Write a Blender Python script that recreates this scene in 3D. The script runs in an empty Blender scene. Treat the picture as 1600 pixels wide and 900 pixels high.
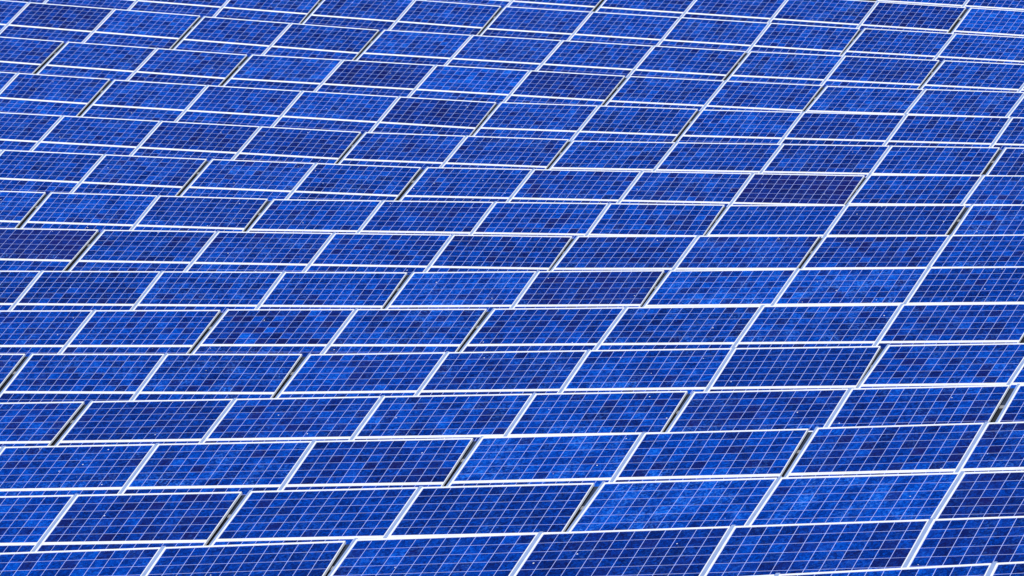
import bpy, math, random
from mathutils import Vector, Matrix

scene = bpy.context.scene
COL = scene.collection
R = math.radians
Z0 = 8.0                                   # the eye stands this far above the datum

# ------------------------------------------------------------------ camera
cam_data = bpy.data.cameras.new("camera")
cam_data.sensor_width = 36.0
cam_data.lens = 36.0 * 8500.0 / 1600.0     # long telephoto
cam_data.clip_start = 0.5
cam_data.clip_end = 8000.0
camera = bpy.data.objects.new("camera", cam_data)
camera.location = (0, 0, Z0)
camera.rotation_euler = (R(90 - 5.0733), 0, 0)
COL.objects.link(camera)
scene.camera = camera

# ------------------------------------------------------------------ sky, sun, exposure
SUN_ELEV = R(52)
SUN_AZ = R(181)                            # clockwise from +Y: behind the eye
world = bpy.data.worlds.new("World")
scene.world = world
world.use_nodes = True
wn = world.node_tree
bg = wn.nodes["Background"]
sky = wn.nodes.new("ShaderNodeTexSky")
sky.sky_type = "NISHITA"
sky.sun_disc = False
sky.sun_elevation = SUN_ELEV
sky.sun_rotation = SUN_AZ
sky.altitude = 300
sky.air_density = 1.0
sky.dust_density = 0.4
sky.ozone_density = 2.0
wn.links.new(sky.outputs[0], bg.inputs[0])
bg.inputs[1].default_value = 0.10

sd = bpy.data.lights.new("sun", "SUN")
sd.energy = 4.0
sd.angle = R(0.5)
sd.color = (1.0, 0.97, 0.93)
sun = bpy.data.objects.new("sun", sd)
dirv = Vector((math.sin(SUN_AZ) * math.cos(SUN_ELEV), math.cos(SUN_AZ) * math.cos(SUN_ELEV), math.sin(SUN_ELEV)))
sun.rotation_euler = dirv.to_track_quat("Z", "Y").to_euler()
sun.location = dirv * 200
COL.objects.link(sun)

vs = scene.view_settings
vs.view_transform = "Standard"
vs.look = "None"
vs.exposure = 0.0
vs.gamma = 1.0
vs.use_curve_mapping = False

# ------------------------------------------------------------------ materials
class NT:
    def __init__(s, name):
        s.m = bpy.data.materials.new(name)
        s.m.use_nodes = True
        s.t = s.m.node_tree
        s.b = s.t.nodes["Principled BSDF"]
    def n(s, kind, **kw):
        o = s.t.nodes.new(kind)
        for k, v in kw.items():
            setattr(o, k, v)
        return o
    def l(s, a, b):
        s.t.links.new(a, b)
    def val(s, sock, v):
        if hasattr(v, "links"):
            s.l(v, sock)
        else:
            sock.default_value = v
    def math(s, op, a, b=0.0, clamp=False):
        o = s.n("ShaderNodeMath", operation=op, use_clamp=clamp)
        s.val(o.inputs[0], a)
        s.val(o.inputs[1], b)
        return o.outputs[0]
    def noise(s, scale, detail=2.0, vec=None, rough=0.5):
        o = s.n("ShaderNodeTexNoise")
        o.inputs["Scale"].default_value = scale
        o.inputs["Detail"].default_value = detail
        o.inputs["Roughness"].default_value = rough
        if vec is not None:
            s.l(vec, o.inputs["Vector"])
        return o.outputs[0]
    def ramp(s, fac, stops, interp="LINEAR"):
        o = s.n("ShaderNodeValToRGB")
        o.color_ramp.interpolation = interp
        els = o.color_ramp.elements
        els[0].position, els[0].color = stops[0][0], (*stops[0][1], 1)
        els[1].position, els[1].color = stops[-1][0], (*stops[-1][1], 1)
        for p, c in stops[1:-1]:
            e = els.new(p)
            e.color = (*c, 1)
        s.l(fac, o.inputs[0])
        return o.outputs[0]
    def mix(s, fac, a, b, mode="MIX"):
        o = s.n("ShaderNodeMix", data_type="RGBA", blend_type=mode)
        s.val(o.inputs[0], fac)
        for k, v in ((6, a), (7, b)):
            if hasattr(v, "links"):
                s.l(v, o.inputs[k])
            else:
                o.inputs[k].default_value = (*v, 1)
        return o.outputs[2]
    def maprange(s, v, a, b, c=0.0, d=1.0):
        o = s.n("ShaderNodeMapRange")
        s.l(v, o.inputs[0])
        for i, x in enumerate((a, b, c, d)):
            o.inputs[i + 1].default_value = x
        return o.outputs[0]

def metal_mat(name, col, rough, metallic, wear):
    t = NT(name)
    pos = t.n("ShaderNodeNewGeometry").outputs["Position"]
    w = t.noise(9.0, 4.0, pos)
    c = t.mix(t.maprange(w, 0.35, 0.75), col, tuple(x * (1 - wear) for x in col))
    t.l(c, t.b.inputs["Base Color"])
    t.b.inputs["Roughness"].default_value = rough
    t.b.inputs["Metallic"].default_value = metallic
    return t.m

M_FRAME = metal_mat("white_frame_aluminium", (0.84, 0.85, 0.87), 0.45, 0.0, 0.10)
M_RAIL = metal_mat("anodised_rail", (0.30, 0.40, 0.64), 0.40, 0.10, 0.12)
M_BEAM = metal_mat("shade_toned_steel", (0.020, 0.034, 0.066), 0.7, 0.0, 0.4)  # beam steel with the shade of the joint put into its colour
M_GAP_SHADE = metal_mat("gap_shade_black", (0.005, 0.008, 0.014), 0.8, 0.0, 0.4)  # near black standing in for the shade low in the joint
M_STEEL = metal_mat("galvanised_steel", (0.36, 0.36, 0.36), 0.50, 0.3, 0.3)

def glass_coat(t):
    t.b.inputs["Roughness"].default_value = 0.6
    t.b.inputs["Specular IOR Level"].default_value = 0.0
    t.b.inputs["Coat Weight"].default_value = 0.4
    t.b.inputs["Coat Roughness"].default_value = 0.06
    t.b.inputs["Coat IOR"].default_value = 1.25      # anti-reflective solar glass

def backsheet_mat():
    t = NT("white_backsheet_under_glass")
    t.b.inputs["Base Color"].default_value = (0.43, 0.51, 0.95, 1)
    glass_coat(t)
    return t.m

def cell_mat(name, per_face):
    """Polycrystalline silicon under glass. The object colour carries (tone, purple, cloud) of the cell or,
    on joined cells, of the panel; joined cells add their own tone from a face attribute."""
    t = NT(name)
    info = t.n("ShaderNodeObjectInfo")
    sep = t.n("ShaderNodeSeparateColor")
    t.l(info.outputs["Color"], sep.inputs[0])
    tone, purple, cloud = sep.outputs[0], sep.outputs[1], sep.outputs[2]
    if per_face:
        at = t.n("ShaderNodeAttribute", attribute_type="GEOMETRY", attribute_name="tone")
        tone = t.math("ADD", tone, at.outputs["Fac"])
        purple = t.math("ADD", purple, t.maprange(at.outputs["Fac"], -0.08, -0.24, 0.0, 0.20))
    pos = t.n("ShaderNodeNewGeometry").outputs["Position"]
    # crystal grains
    vo = t.n("ShaderNodeTexVoronoi", feature="F1")
    vo.inputs["Scale"].default_value = 34.0
    t.l(pos, vo.inputs["Vector"])
    sg = t.n("ShaderNodeSeparateColor")
    t.l(vo.outputs["Color"], sg.inputs[0])
    v2 = t.n("ShaderNodeTexVoronoi", feature="F1")
    v2.inputs["Scale"].default_value = 95.0
    t.l(pos, v2.inputs["Vector"])
    s2 = t.n("ShaderNodeSeparateColor")
    t.l(v2.outputs["Color"], s2.inputs[0])
    g1 = t.math("MULTIPLY", t.math("SUBTRACT", sg.outputs[0], 0.5), 0.34)
    g2 = t.math("MULTIPLY", t.math("SUBTRACT", s2.outputs[1], 0.5), 0.32)
    grain = t.math("ADD", g1, g2)
    tone = t.math("ADD", tone, grain)
    # uneven film thickness and dust: cloudy, brighter blotches
    cl = t.maprange(t.noise(3.2, 2.0, pos, 0.5), 0.40, 0.70)
    cl0 = cl
    cl = t.math("MULTIPLY", cl, t.maprange(t.noise(17.0, 4.0, pos, 0.7), 0.38, 0.78))
    tone = t.math("ADD", tone, t.math("MULTIPLY", t.math("MULTIPLY", cl, cloud), 0.55))
    tone = t.math("ADD", tone, t.math("MULTIPLY", t.math("SUBTRACT", t.noise(1.1, 2.0, pos), 0.5), 0.12))
    base = t.ramp(tone, [(0.0, (0.0016, 0.0060, 0.066)), (0.25, (0.0006, 0.0165, 0.150)), (0.5, (0.0003, 0.034, 0.290)),
                         (0.75, (0.0008, 0.070, 0.47)), (1.0, (0.006, 0.15, 0.68))])
    base = t.mix(t.math("MULTIPLY", purple, 0.8, True), base, (0.014, 0.012, 0.115))
    fleck = t.maprange(t.noise(30.0, 3.0, pos, 0.7), 0.50, 0.66)
    fleck = t.math("MULTIPLY", t.math("MULTIPLY", fleck, cl0), t.math("MULTIPLY", cloud, 1.1), True)
    base = t.mix(fleck, base, (0.05, 0.20, 0.68))
    # bird droppings and lichen specks
    sv = t.n("ShaderNodeTexVoronoi", feature="F1")
    sv.inputs["Scale"].default_value = 3.6
    t.l(pos, sv.inputs["Vector"])
    spk = t.math("LESS_THAN", sv.outputs["Distance"], 0.032)
    base = t.mix(spk, base, (0.75, 0.78, 0.80))
    t.l(base, t.b.inputs["Base Color"])
    glass_coat(t)
    return t.m

M_BACK = backsheet_mat()
M_CELL = cell_mat("solar_cell", False)
M_CELLS = cell_mat("solar_cells_joined", True)

def ground_mat():
    t = NT("dry_grass_and_gravel")
    pos = t.n("ShaderNodeNewGeometry").outputs["Position"]
    a = t.noise(0.7, 5.0, pos, 0.6)
    b = t.noise(14.0, 4.0, pos, 0.7)
    c1 = t.ramp(a, [(0.35, (0.040, 0.050, 0.030)), (0.55, (0.085, 0.088, 0.080)), (0.7, (0.14, 0.145, 0.15))])
    c2 = t.mix(t.maprange(b, 0.3, 0.7), (0.35, 0.35, 0.35), (1.25, 1.22, 1.15))
    t.l(t.mix(1.0, c1, c2, "MULTIPLY"), t.b.inputs["Base Color"])
    t.b.inputs["Roughness"].default_value = 0.95
    bump = t.n("ShaderNodeBump")
    bump.inputs["Strength"].default_value = 0.6
    bump.inputs["Distance"].default_value = 0.05
    t.l(b, bump.inputs["Height"])
    t.l(bump.outputs[0], t.b.inputs["Normal"])
    return t.m
M_GROUND = ground_mat()

# ------------------------------------------------------------------ ground
GC = [-7.4931, 0.5726, 1.0337, 0.0222, -0.4102, 0.9277, 0.0063, -0.084, -0.0415]
def ground_z(x, y):
    X = max(-1.9, min(1.9, x / 10.0))
    Y = max(-1.25, min(1.7, (y - 75.0) / 30.0))
    b = (1, X, Y, X * X, X * Y, Y * Y, X * X * Y, X * Y * Y, Y ** 3)
    return sum(c * v for c, v in zip(GC, b)) - 0.85 + Z0

def steps(lo, hi, near_lo, near_hi, d):
    out, x = [], near_lo
    while x < near_hi:
        out.append(x)
        x += d
    out.append(near_hi)
    k, x = d, near_hi
    while x < hi:
        k *= 1.6
        x = min(hi, x + k)
        out.append(x)
    k, x = d, near_lo
    while x > lo:
        k *= 1.6
        x = max(lo, x - k)
        out.insert(0, x)
    return out

def build_ground():
    xs = steps(-3000, 3000, -30, 30, 1.0)
    ys = steps(-600, 5000, 30, 140, 1.0)
    rnd = random.Random(5)
    vs_ = []
    for y in ys:
        for x in xs:
            vs_.append((x, y, ground_z(x, y) + rnd.uniform(-0.03, 0.03)))
    n = len(xs)
    fs = [(j * n + i, j * n + i + 1, (j + 1) * n + i + 1, (j + 1) * n + i) for j in range(len(ys) - 1) for i in range(n - 1)]
    me = bpy.data.meshes.new("ground")
    me.from_pydata(vs_, [], fs)
    me.materials.append(M_GROUND)
    o = bpy.data.objects.new("ground", me)
    o["kind"] = "structure"
    o["label"] = "dark dry grass and gravel ground seen through gaps between the solar tables"
    COL.objects.link(o)
build_ground()

# ------------------------------------------------------------------ mesh helpers (local axes: x along the row, y up the slope, z out of the glass)
def box(V, F, x0, x1, y0, y1, z0, z1, bevel=0.0):
    """A box; with bevel, its upper edges are chamfered."""
    i = len(V)
    if bevel:
        b = bevel
        V += [(x0, y0, z0), (x1, y0, z0), (x1, y1, z0), (x0, y1, z0),
              (x0, y0, z1 - b), (x1, y0, z1 - b), (x1, y1, z1 - b), (x0, y1, z1 - b),
              (x0 + b, y0 + b, z1), (x1 - b, y0 + b, z1), (x1 - b, y1 - b, z1), (x0 + b, y1 - b, z1)]
        q = [(0, 3, 2, 1), (8, 9, 10, 11)]
        for a, c in ((0, 1), (1, 2), (2, 3), (3, 0)):
            q += [(a, c, c + 4, a + 4), (a + 4, c + 4, c + 8, a + 8)]
    else:
        V += [(x0, y0, z0), (x1, y0, z0), (x1, y1, z0), (x0, y1, z0), (x0, y0, z1), (x1, y0, z1), (x1, y1, z1), (x0, y1, z1)]
        q = [(0, 3, 2, 1), (4, 5, 6, 7), (0, 1, 5, 4), (1, 2, 6, 5), (2, 3, 7, 6), (3, 0, 4, 7)]
    F += [tuple(i + k for k in f) for f in q]

def mesh(name, V, F, mat):
    me = bpy.data.meshes.new(name)
    me.from_pydata(V, [], F)
    me.materials.append(mat)
    me.update()
    return me

def link(name, me, parent, loc=(0, 0, 0)):
    o = bpy.data.objects.new(name, me)
    o.location = loc
    o.parent = parent
    COL.objects.link(o)
    return o

# ------------------------------------------------------------------ one solar panel: laminate, frame, 12 x 6 cells
PITCH = 1.986             # panel to panel along the row
LANE = 0.045              # lane between two panels, where a mounting rail shows
PW, PH = PITCH - LANE, 0.986
TIER = 0.991              # tier to tier up the slope
FL, FR, FT, FB = 0.022, 0.011, 0.026, 0.021   # visible widths of the four frame bars
NC, NR = 12, 6

def frame_mesh():
    V, F = [], []
    b = 0.003
    box(V, F, 0, PW, -FT, 0, -0.027, 0.0, b)                       # top bar
    box(V, F, 0, PW, -PH, -PH + FB, -0.027, 0.0, b)                # bottom bar
    box(V, F, 0, FL, -PH + FB, -FT, -0.027, -0.0005, 0.002)        # side bars, butted between
    box(V, F, PW - FR, PW, -PH + FB, -FT, -0.027, -0.0005, 0.002)
    return mesh("panel_frame", V, F, M_FRAME)

IX0, IX1, IY1, IY0 = FL, PW - FR, -FT, -PH + FB
CX, CY = (IX1 - IX0) / NC, (IY1 - IY0) / NR
GX, GY = 0.0068, 0.0074
def laminate_mesh():
    V, F = [], []
    box(V, F, IX0, IX1, IY0, IY1, -0.025, -0.0060)
    return mesh("solar_panel", V, F, M_BACK)

def cell_mesh():
    V, F = [], []
    w, h = (CX - GX) / 2, (CY - GY) / 2
    box(V, F, -w, w, -h, h, -0.0008, 0.0008)
    return mesh("cell", V, F[1:], M_CELL)

def cell_centre(i, j):
    return (IX0 + (i + 0.5) * CX, IY1 - (j + 0.5) * CY, -0.0051)

def cell_grid_mesh(seed):
    rnd = random.Random(seed)
    V, F, tone = [], [], []
    w, h = (CX - GX) / 2, (CY - GY) / 2
    for j in range(NR):
        for i in range(NC):
            x, y, z = cell_centre(i, j)
            G = []
            box(V, G, x - w, x + w, y - h, y + h, z - 0.0008, z + 0.0008)
            F += G[1:]
            tone += [0.95 * cell_tone(rnd)] * 5
    me = mesh("cells", V, F, M_CELLS)
    a = me.attributes.new("tone", "FLOAT", "FACE")
    a.data.foreach_set("value", tone)
    return me

def cell_tone(rnd):
    u = rnd.random()
    if u < 0.16:
        return -rnd.uniform(0.10, 0.26)
    if u > 0.90:
        return rnd.uniform(0.08, 0.21)
    return rnd.gauss(0.0, 0.075)

ME_FRAME, ME_LAM, ME_CELL = frame_mesh(), laminate_mesh(), cell_mesh()
ME_GRID = [cell_grid_mesh(100 + k) for k in range(16)]

# look of single panels of the upper tier: (row, place): (tone, purple, cloud, contrast)
LOOKS = {
    (5, 7): (0.12, 0.55, 0.05, 1.0), (7, -1): (0.22, 0.55, 0.05, 0.7), (7, 4): (0.36, 0.10, 0.10, 0.9), (8, 4): (0.30, 0.40, 0.10, 0.8),
    (8, 3): (0.58, 0.0, 0.55, 0.8), (8, 5): (0.55, 0.0, 0.75, 0.9), (8, 6): (0.50, 0.05, 0.85, 1.0), (3, 4): (0.26, 0.25, 0.1, 1.0),
    (2, 3): (0.24, 0.30, 0.1, 0.9), (2, 2): (0.52, 0.0, 0.7, 0.6), (2, 4): (0.64, 0.0, 0.45, 0.6), (2, 5): (0.30, 0.35, 0.1, 0.9),
    (4, 0): (0.44, 0.05, 0.45, 0.6), (6, 1): (0.34, 0.15, 0.35, 0.5), (6, 6): (0.44, 0.0, 0.25, 0.4), (6, 7): (0.28, 0.10, 0.10, 0.4),
    (6, 0): (0.48, 0.0, 0.5, 0.9), (9, 1): (0.38, 0.12, 0.1, 1.7), (9, 3): (0.42, 0.05, 0.1, 1.1), (10, 5): (0.32, 0.05, 0.15, 0.4),
    (11, 0): (0.32, 0.10, 0.1, 0.6), (12, 3): (0.54, 0.0, 0.7, 0.7), (12, 2): (0.40, 0.1, 0.2, 1.2), (12, 4): (0.44, 0.0, 0.25, 1.2),
    (13, 3): (0.54, 0.0, 0.8, 0.7), (13, 4): (0.56, 0.0, 0.75, 0.7), (13, 5): (0.26, 0.40, 0.1, 0.9), (13, 1): (0.42, 0.0, 0.25, 0.6),
    (13, 2): (0.30, 0.05, 0.1, 0.5), (14, 0): (0.32, 0.08, 0.1, 0.5), (14, 1): (0.46, 0.05, 0.35, 1.0), (14, 2): (0.26, 0.22, 0.05, 0.5),
    (14, 3): (0.38, 0.10, 0.3, 1.1), (14, 4): (0.38, 0.15, 0.4, 1.1), (13, 0): (0.36, 0.2, 0.1, 1.1), (12, 1): (0.44, 0.0, 0.6, 1.0),
    (12, 0): (0.46, 0.0, 0.4, 0.9), (-1, 0): (0.30, 0.20, 0.05, 0.7), (-1, 1): (0.62, 0.0, 0.4, 0.5), (1, 0): (0.28, 0.25, 0.1, 1.4),
    (4, 2): (0.34, 0.2, 0.1, 0.5), (4, 1): (0.30, 0.25, 0.1, 0.9), (7, 6): (0.36, 0.15, 0.15, 1.1), (11, 5): (0.42, 0.05, 0.4, 1.0),
    (10, 6): (0.44, 0.05, 0.4, 1.1), (12, 5): (0.42, 0.1, 0.3, 1.2), (4, 8): (0.42, 0.05, 0.3, 0.7), (6, 3): (0.40, 0.15, 0.1, 0.9),
}

def add_panel(table, s, q, look, single, rnd):
    tone, purple, cloud, contrast = look
    cloud = max(cloud, 0.22)
    tone, purple, contrast = 0.405 + 0.70 * (tone - 0.44), (purple * 0.85 if purple > 0.5 else purple * 0.55), contrast * 0.95
    p = link("solar_panel", ME_LAM, table, (s + LANE / 2, -q, 0))
    link("panel_frame", ME_FRAME, p)
    dusty = rnd.random() < 0.5              # dust gathers along the lower edge
    if single:
        for j in range(NR):
            for i in range(NC):
                c = link("cell", ME_CELL, p, cell_centre(i, j))
                d = cell_tone(rnd) * contrast
                pu = purple + (0.40 * rnd.random() if d < -0.12 else 0.0)
                c.color = (max(0, tone + d), min(1, max(0, pu + rnd.gauss(0, 0.10) * (purple > 0.05))), min(1.0, cloud + (rnd.uniform(0.1, 0.7) if dusty and j == NR - 1 else 0.0)), 1)
    else:
        c = link("cells", rnd.choice(ME_GRID), p)
        c.color = (tone, purple, cloud, 1)
        c["kind"] = "stuff"

# ------------------------------------------------------------------ tables
# (row, place of first panel, panels wide, x, y, z of the upper left corner seen from the eye, yaw, slope along the row, tilt)
TABLES = [
    (15, -1, 4, 0.485, 47.216, -6.803, -24.77, 6.19, 25.00),
    (14, -1, 2, -5.236, 53.437, -7.382, -22.62, 4.83, 25.01),
    (14, 1, 4, -1.518, 51.903, -7.033, -25.62, 5.14, 25.01),
    (13, -3, 4, -10.139, 59.843, -7.715, -22.61, 3.79, 24.42),
    (13, 1, 2, -2.761, 56.772, -7.183, -24.02, 4.19, 24.28),
    (13, 3, 4, 0.921, 55.138, -6.887, -27.17, 4.72, 24.52),
    (12, -1, 4, -7.757, 63.654, -7.561, -22.22, 3.53, 24.16),
    (12, 3, 2, -0.353, 60.640, -7.062, -24.34, 4.12, 24.26),
    (12, 5, 4, 3.315, 58.986, -6.766, -26.06, 4.48, 24.52),
    (11, -2, 2, -8.895, 68.266, -7.548, -23.44, 3.24, 24.04),
    (11, 0, 4, -5.196, 66.662, -7.319, -23.44, 3.39, 24.04),
    (11, 4, 2, 2.119, 63.450, -6.855, -25.19, 3.79, 24.36),
    (11, 6, 4, 5.766, 61.736, -6.588, -25.19, 3.94, 24.36),
    (10, -4, 4, -13.789, 74.861, -7.531, -22.26, 2.00, 25.17),
    (10, 0, 2, -6.381, 71.828, -7.251, -22.26, 2.15, 25.17),
    (10, 2, 4, -2.642, 70.302, -7.104, -24.36, 3.13, 24.77),
    (10, 6, 2, 4.643, 67.010, -6.658, -28.13, 3.49, 24.80),
    (9, -3, 4, -11.322, 78.077, -7.269, -23.03, 2.24, 24.94),
    (9, 1, 2, -3.949, 74.960, -6.950, -23.94, 2.27, 24.67),
    (9, 3, 4, -0.255, 73.332, -6.790, -26.17, 2.88, 24.70),
    (9, 7, 2, 6.925, 69.804, -6.388, -26.17, 3.03, 24.70),
    (8, -1, 4, -8.839, 81.499, -6.968, -22.44, 1.66, 25.02),
    (8, 3, 2, -1.441, 78.442, -6.734, -24.26, 2.45, 25.05),
    (8, 5, 4, 2.229, 76.773, -6.566, -27.05, 2.83, 25.56),
    (7, -2, 2, -10.067, 86.059, -6.650, -23.46, 0.92, 24.77),
    (7, 0, 4, -6.363, 84.451, -6.586, -23.46, 1.07, 24.77),
    (7, 4, 2, 0.976, 81.258, -6.432, -26.30, 2.15, 25.11),
    (7, 6, 4, 4.579, 79.450, -6.290, -26.56, 2.47, 24.09),
    (6, -4, 4, -15.019, 92.541, -6.345, -22.38, -0.11, 25.35),
    (6, 0, 2, -7.612, 89.491, -6.360, -22.38, 0.04, 25.35),
    (6, 2, 4, -3.876, 87.954, -6.362, -24.77, 1.12, 25.71),
    (6, 6, 2, 3.376, 84.573, -6.211, -25.85, 1.90, 24.22),
    (6, 8, 4, 7.008, 82.813, -6.077, -25.85, 2.05, 24.22),
    (5, -2, 4, -12.495, 96.046, -5.913, -23.37, -0.85, 25.38),
    (5, 2, 2, -5.136, 92.880, -6.030, -24.07, -0.47, 25.22),
    (5, 4, 4, -1.434, 91.254, -6.061, -25.68, 0.69, 25.37),
    (5, 8, 2, 5.778, 87.784, -5.952, -27.69, 1.52, 24.71),
    (4, -1, 4, -9.930, 98.941, -5.535, -23.45, -1.47, 25.15),
    (4, 3, 2, -2.590, 95.748, -5.741, -25.22, -0.36, 25.33),
    (4, 5, 4, 1.044, 93.995, -5.784, -26.66, 0.77, 24.87),
    (4, 9, 2, 8.202, 90.401, -5.677, -26.66, 0.92, 24.87),
    (3, -1, 2, -11.257, 104.542, -5.012, -22.78, -2.25, 25.31),
    (3, 1, 4, -7.539, 102.973, -5.179, -23.72, -1.85, 25.51),
    (3, 5, 2, -0.212, 99.754, -5.430, -25.49, -0.43, 25.26),
    (3, 7, 4, 3.421, 97.999, -5.468, -26.25, 0.12, 25.02),
    (2, -4, 4, -16.073, 110.422, -4.249, -23.81, -2.81, 24.99),
    (2, 0, 2, -8.754, 107.192, -4.642, -23.81, -2.66, 24.99),
    (2, 2, 4, -5.052, 105.584, -4.821, -24.98, -1.79, 25.24),
    (2, 6, 2, 2.199, 102.196, -5.072, -26.43, -1.19, 25.29),
    (2, 8, 4, 5.804, 100.384, -5.165, -28.04, -0.26, 24.61),
    (1, -2, 4, -13.563, 113.661, -3.824, -23.87, -3.12, 25.90),
    (1, 2, 2, -6.256, 110.413, -4.268, -24.22, -3.00, 25.61),
    (1, 4, 4, -2.565, 108.779, -4.472, -26.38, -1.95, 25.59),
    (1, 8, 2, 4.601, 105.217, -4.743, -26.81, -1.28, 25.39),
    (1, 10, 4, 8.203, 103.395, -4.833, -29.03, -1.21, 25.46),
    (0, -6, 4, -11.285, 117.599, -3.473, -21.50, -3.33, 24.92),
    (0, -2, 2, -3.850, 114.659, -3.945, -23.32, -3.07, 25.23),
    (0, 0, 4, -0.146, 113.064, -4.162, -25.26, -2.33, 25.56),
    (0, 4, 2, 7.097, 109.659, -4.479, -27.84, -1.86, 25.41),
    (-1, -5, 2, -1.356, 116.904, -3.591, -26.86, -2.66, 26.74),
    (-1, -3, 4, 2.242, 115.081, -3.778, -26.86, -2.51, 26.74),
    (-1, 1, 2, 9.381, 111.466, -4.129, -26.86, -2.36, 26.74),
    (-2, 0, 2, 8.181, 116.668, -3.693, -26.86, -2.36, 26.74),
]
LABELS = {
    (-2, 0): 'farthest blue solar table, mostly cropped, at the top right corner',
    (-1, -5): 'two-wide blue solar table, leftmost, second row from the top',
    (-1, -3): 'four-wide blue solar table, second from the left, second row from the top',
    (-1, 1): 'two-wide blue solar table, cut by the right edge, second row from the top',
    (0, -6): 'four-wide blue solar table, cut by the left edge, third row from the top',
    (0, -2): 'two-wide blue solar table, second from the left, third row from the top',
    (0, 0): 'four-wide blue solar table, third from the left, third row from the top',
    (0, 4): 'two-wide blue solar table, cut by the right edge, third row from the top',
    (1, -2): 'four-wide blue solar table, cut by the left edge, fourth row from the top',
    (1, 2): 'two-wide blue solar table, second from the left, fourth row from the top',
    (1, 4): 'four-wide blue solar table, third from the left, fourth row from the top',
    (1, 8): 'two-wide blue solar table, fourth from the left, fourth row from the top',
    (1, 10): 'four-wide blue solar table, cut by the right edge, fourth row from the top',
    (2, -4): 'four-wide blue solar table, cut by the left edge, fifth row from the top',
    (2, 0): 'two-wide blue solar table, second from the left, fifth row from the top',
    (2, 2): 'four-wide table with one pale panel, third from the left, fifth row from the top',
    (2, 6): 'two-wide blue solar table, fourth from the left, fifth row from the top',
    (2, 8): 'four-wide blue solar table, cut by the right edge, fifth row from the top',
    (3, -1): 'two-wide blue solar table, cut by the left edge, sixth row from the top',
    (3, 1): 'four-wide blue solar table, second from the left, sixth row from the top',
    (3, 5): 'two-wide blue solar table, third from the left, sixth row from the top',
    (3, 7): 'four-wide blue solar table, cut by the right edge, sixth row from the top',
    (4, -1): 'four-wide blue solar table, cut by the left edge, seventh row from the top',
    (4, 3): 'two-wide blue solar table, second from the left, seventh row from the top',
    (4, 5): 'four-wide blue solar table, third from the left, seventh row from the top',
    (4, 9): 'two-wide blue solar table, cut by the right edge, seventh row from the top',
    (5, -2): 'four-wide blue solar table, cut by the left edge, eighth row from the top',
    (5, 2): 'two-wide blue solar table, second from the left, eighth row from the top',
    (5, 4): 'four-wide table with one dark purple panel, third from the left, eighth row from the top',
    (5, 8): 'two-wide blue solar table, cut by the right edge, eighth row from the top',
    (6, -4): 'four-wide blue solar table, cut by the left edge, ninth row from the top',
    (6, 0): 'two-wide blue solar table, second from the left, ninth row from the top',
    (6, 2): 'four-wide blue solar table, third from the left, ninth row from the top',
    (6, 6): 'two-wide blue solar table, fourth from the left, ninth row from the top',
    (6, 8): 'four-wide blue solar table, cut by the right edge, ninth row from the top',
    (7, -2): 'two-wide blue solar table, cut by the left edge, ninth row from the bottom',
    (7, 0): 'four-wide blue solar table, second from the left, ninth row from the bottom',
    (7, 4): 'two-wide blue solar table, third from the left, ninth row from the bottom',
    (7, 6): 'four-wide blue solar table, cut by the right edge, ninth row from the bottom',
    (8, -1): 'four-wide blue solar table, cut by the left edge, eighth row from the bottom',
    (8, 3): 'two-wide blue solar table, second from the left, eighth row from the bottom',
    (8, 5): 'four-wide table with pale cloudy panels, cut by the right edge, eighth row from the bottom',
    (9, -3): 'four-wide blue solar table, cut by the left edge, seventh row from the bottom',
    (9, 1): 'two-wide blue solar table, second from the left, seventh row from the bottom',
    (9, 3): 'four-wide blue solar table, third from the left, seventh row from the bottom',
    (9, 7): 'two-wide blue solar table, cut by the right edge, seventh row from the bottom',
    (10, -4): 'four-wide blue solar table, cut by the left edge, sixth row from the bottom',
    (10, 0): 'two-wide blue solar table, second from the left, sixth row from the bottom',
    (10, 2): 'four-wide blue solar table, third from the left, sixth row from the bottom',
    (10, 6): 'two-wide blue solar table, cut by the right edge, sixth row from the bottom',
    (11, -2): 'two-wide blue solar table, cut by the left edge, fifth row from the bottom',
    (11, 0): 'four-wide blue solar table, second from the left, fifth row from the bottom',
    (11, 4): 'two-wide blue solar table, third from the left, fifth row from the bottom',
    (11, 6): 'four-wide blue solar table, cut by the right edge, fifth row from the bottom',
    (12, -1): 'four-wide blue solar table, cut by the left edge, fourth row from the bottom',
    (12, 3): 'two-wide blue solar table, second from the left, fourth row from the bottom',
    (12, 5): 'four-wide blue solar table, cut by the right edge, fourth row from the bottom',
    (13, -3): 'four-wide blue solar table, cut by the left edge, third row from the bottom',
    (13, 1): 'two-wide blue solar table, second from the left, third row from the bottom',
    (13, 3): 'four-wide table with cloudy bright panels, cut by the right edge, third row from the bottom',
    (14, -1): 'two-wide blue solar table, cut by the left edge, second row from the bottom',
    (14, 1): 'four-wide blue solar table, cut by the right edge, second row from the bottom',
    (15, -1): 'blue solar table in the bottom right corner, nearest the camera',
}
SINGLE_FROM_ROW = 5      # cells of the upper tier are objects of their own from this row on; farther ones are too small to pick apart

def solid(name, V, F, mat, parent):
    return link(name, mesh(name, V, F, mat), parent)

def rail(parent, x0, x1):
    """Mounting rail up the slope: a channel with two lips, reaching past the upper edge."""
    V, F = [], []
    y0, y1 = -2 * TIER - 0.02, 0.030
    w = x1 - x0
    box(V, F, x0, x1, y0, y1, -0.052, -0.0055, 0.002)
    box(V, F, x0 + 0.30 * w, x0 + 0.70 * w, y0, y1 - 0.004, -0.0055, -0.003, 0.001)
    return solid("mounting_rail", V, F, M_RAIL, parent)

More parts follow.
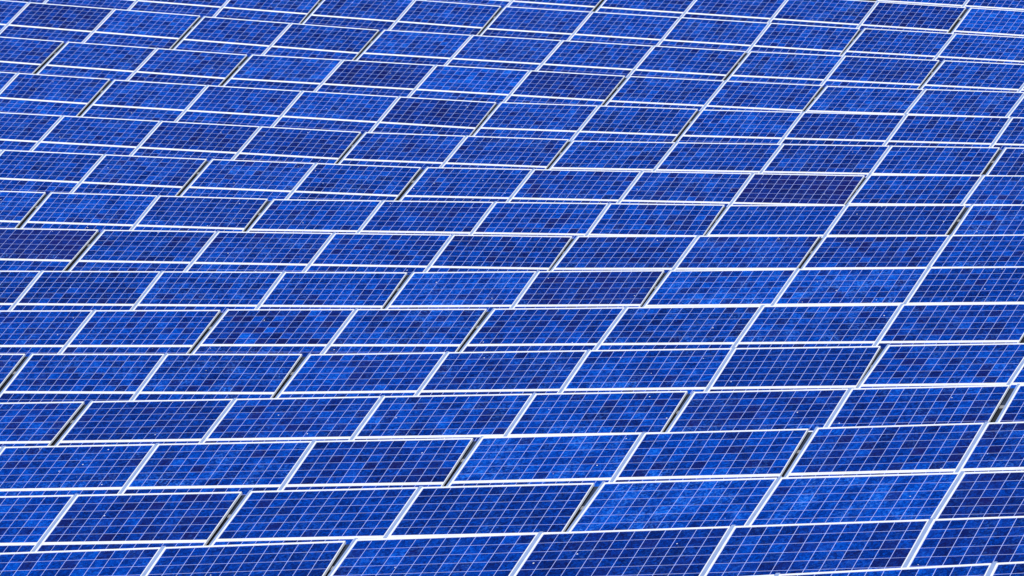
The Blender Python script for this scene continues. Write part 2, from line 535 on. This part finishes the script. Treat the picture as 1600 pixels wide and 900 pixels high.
def bar_between(V, F, a, b, wx, wz):
    """Square post from a to b (local coordinates), capped."""
    a, b = Vector(a), Vector(b)
    d = (b - a).normalized()
    ex = Vector((1, 0, 0))
    ex = (ex - d * ex.dot(d)).normalized()
    ey = d.cross(ex)
    i = len(V)
    for p in (a, b):
        for sx, sy in ((-1, -1), (1, -1), (1, 1), (-1, 1)):
            V.append(tuple(p + ex * sx * wx / 2 + ey * sy * wz / 2))
    F += [tuple(i + k for k in f) for f in ((0, 3, 2, 1), (4, 5, 6, 7), (0, 1, 5, 4), (1, 2, 6, 5), (2, 3, 7, 6), (3, 0, 4, 7))]

for (row, k0, n, x, y, z, psi, phi, th) in TABLES:
    psi, phi, th = R(psi), R(phi), R(th)
    u = Vector((math.cos(psi) * math.cos(phi), math.sin(psi) * math.cos(phi), math.sin(phi)))
    h = Vector((-math.sin(psi), math.cos(psi), 0))
    v = (math.cos(th) * h + math.sin(th) * u.cross(h)).normalized()
    w = u.cross(v).normalized()
    P = Vector((x, y, z + Z0))
    base = P + u * (n * PITCH / 2) - v * TIER
    base.z = ground_z(base.x, base.y)
    B = Matrix((u, v, w)).transposed()
    off = B.transposed() @ (P - base)                   # upper left corner in the table's own axes
    t = bpy.data.objects.new("solar_table", None)
    t.empty_display_size = 0.5
    t.matrix_world = Matrix.Translation(base) @ B.to_4x4()
    COL.objects.link(t)
    t["label"] = LABELS[(row, k0)]
    t["category"] = "solar table"
    t["group"] = "tables of blue solar panels standing in rows"
    rnd = random.Random(row * 97 + k0 * 13 + 5)
    # a local frame at the corner, applied to every piece of the table
    class Corner:
        pass
    def shift(o):
        o.location = Vector(o.location) + off
        return o
    first = len(COL.objects)
    kids = []
    for k in range(n):
        for tier in (0, 1):
            look = LOOKS.get((row, k0 + k)) if tier == 0 else None
            if look is None:
                g = rnd.random()
                look = (rnd.gauss(0.42, 0.055), 0.0 if g < 0.5 else rnd.uniform(0.04, 0.22), rnd.uniform(0.2, 0.65), rnd.uniform(0.75, 1.15))
            add_panel(t, k * PITCH, tier * TIER, look, row >= SINGLE_FROM_ROW and tier == 0, rnd)
    for k in range(1, n):
        rail(t, k * PITCH - LANE / 2 + 0.0015, k * PITCH + LANE / 2 - 0.0015)
    rail(t, -0.011, LANE / 2 - 0.0015)
    # open joint to next table: added beam above, black strip below, coloured as shade
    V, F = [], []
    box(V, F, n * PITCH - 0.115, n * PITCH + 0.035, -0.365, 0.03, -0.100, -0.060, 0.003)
    solid("gap_shade_beam", V, F, M_BEAM, t)
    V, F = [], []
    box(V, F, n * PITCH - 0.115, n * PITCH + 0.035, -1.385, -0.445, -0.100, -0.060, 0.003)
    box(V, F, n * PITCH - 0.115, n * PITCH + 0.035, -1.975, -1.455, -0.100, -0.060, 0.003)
    solid("gap_shade_strip", V, F, M_GAP_SHADE, t)
    for q in (0.405, 1.42):
        V, F = [], []
        box(V, F, -0.028, n * PITCH + 0.028, -q - 0.03, -q + 0.03, -0.112, -0.053, 0.003)
        solid("purlin", V, F, M_STEEL, t)
    feet = (0.5, 1.5) if n == 2 else (0.5, 2.0, 3.5)
    up = B.transposed() @ Vector((0, 0, 1))
    for s in feet:
        s *= PITCH
        V, F = [], []
        box(V, F, s - 0.04, s + 0.04, -1.75, -0.25, -0.20, -0.113, 0.004)
        solid("rafter", V, F, M_STEEL, t)
        for q in (0.45, 1.55):
            a = Vector((s, -q, -0.16))
            wpos = P + B @ a
            d = wpos.z - ground_z(wpos.x, wpos.y) + 0.15
            V, F = [], []
            bar_between(V, F, a + Vector((0.075, 0, 0)) , a + Vector((0.075, 0, 0)) - up * d, 0.07, 0.07)
            solid("post", V, F, M_STEEL, t)
    for o in t.children:
        shift(o)

bpy.context.view_layer.update()
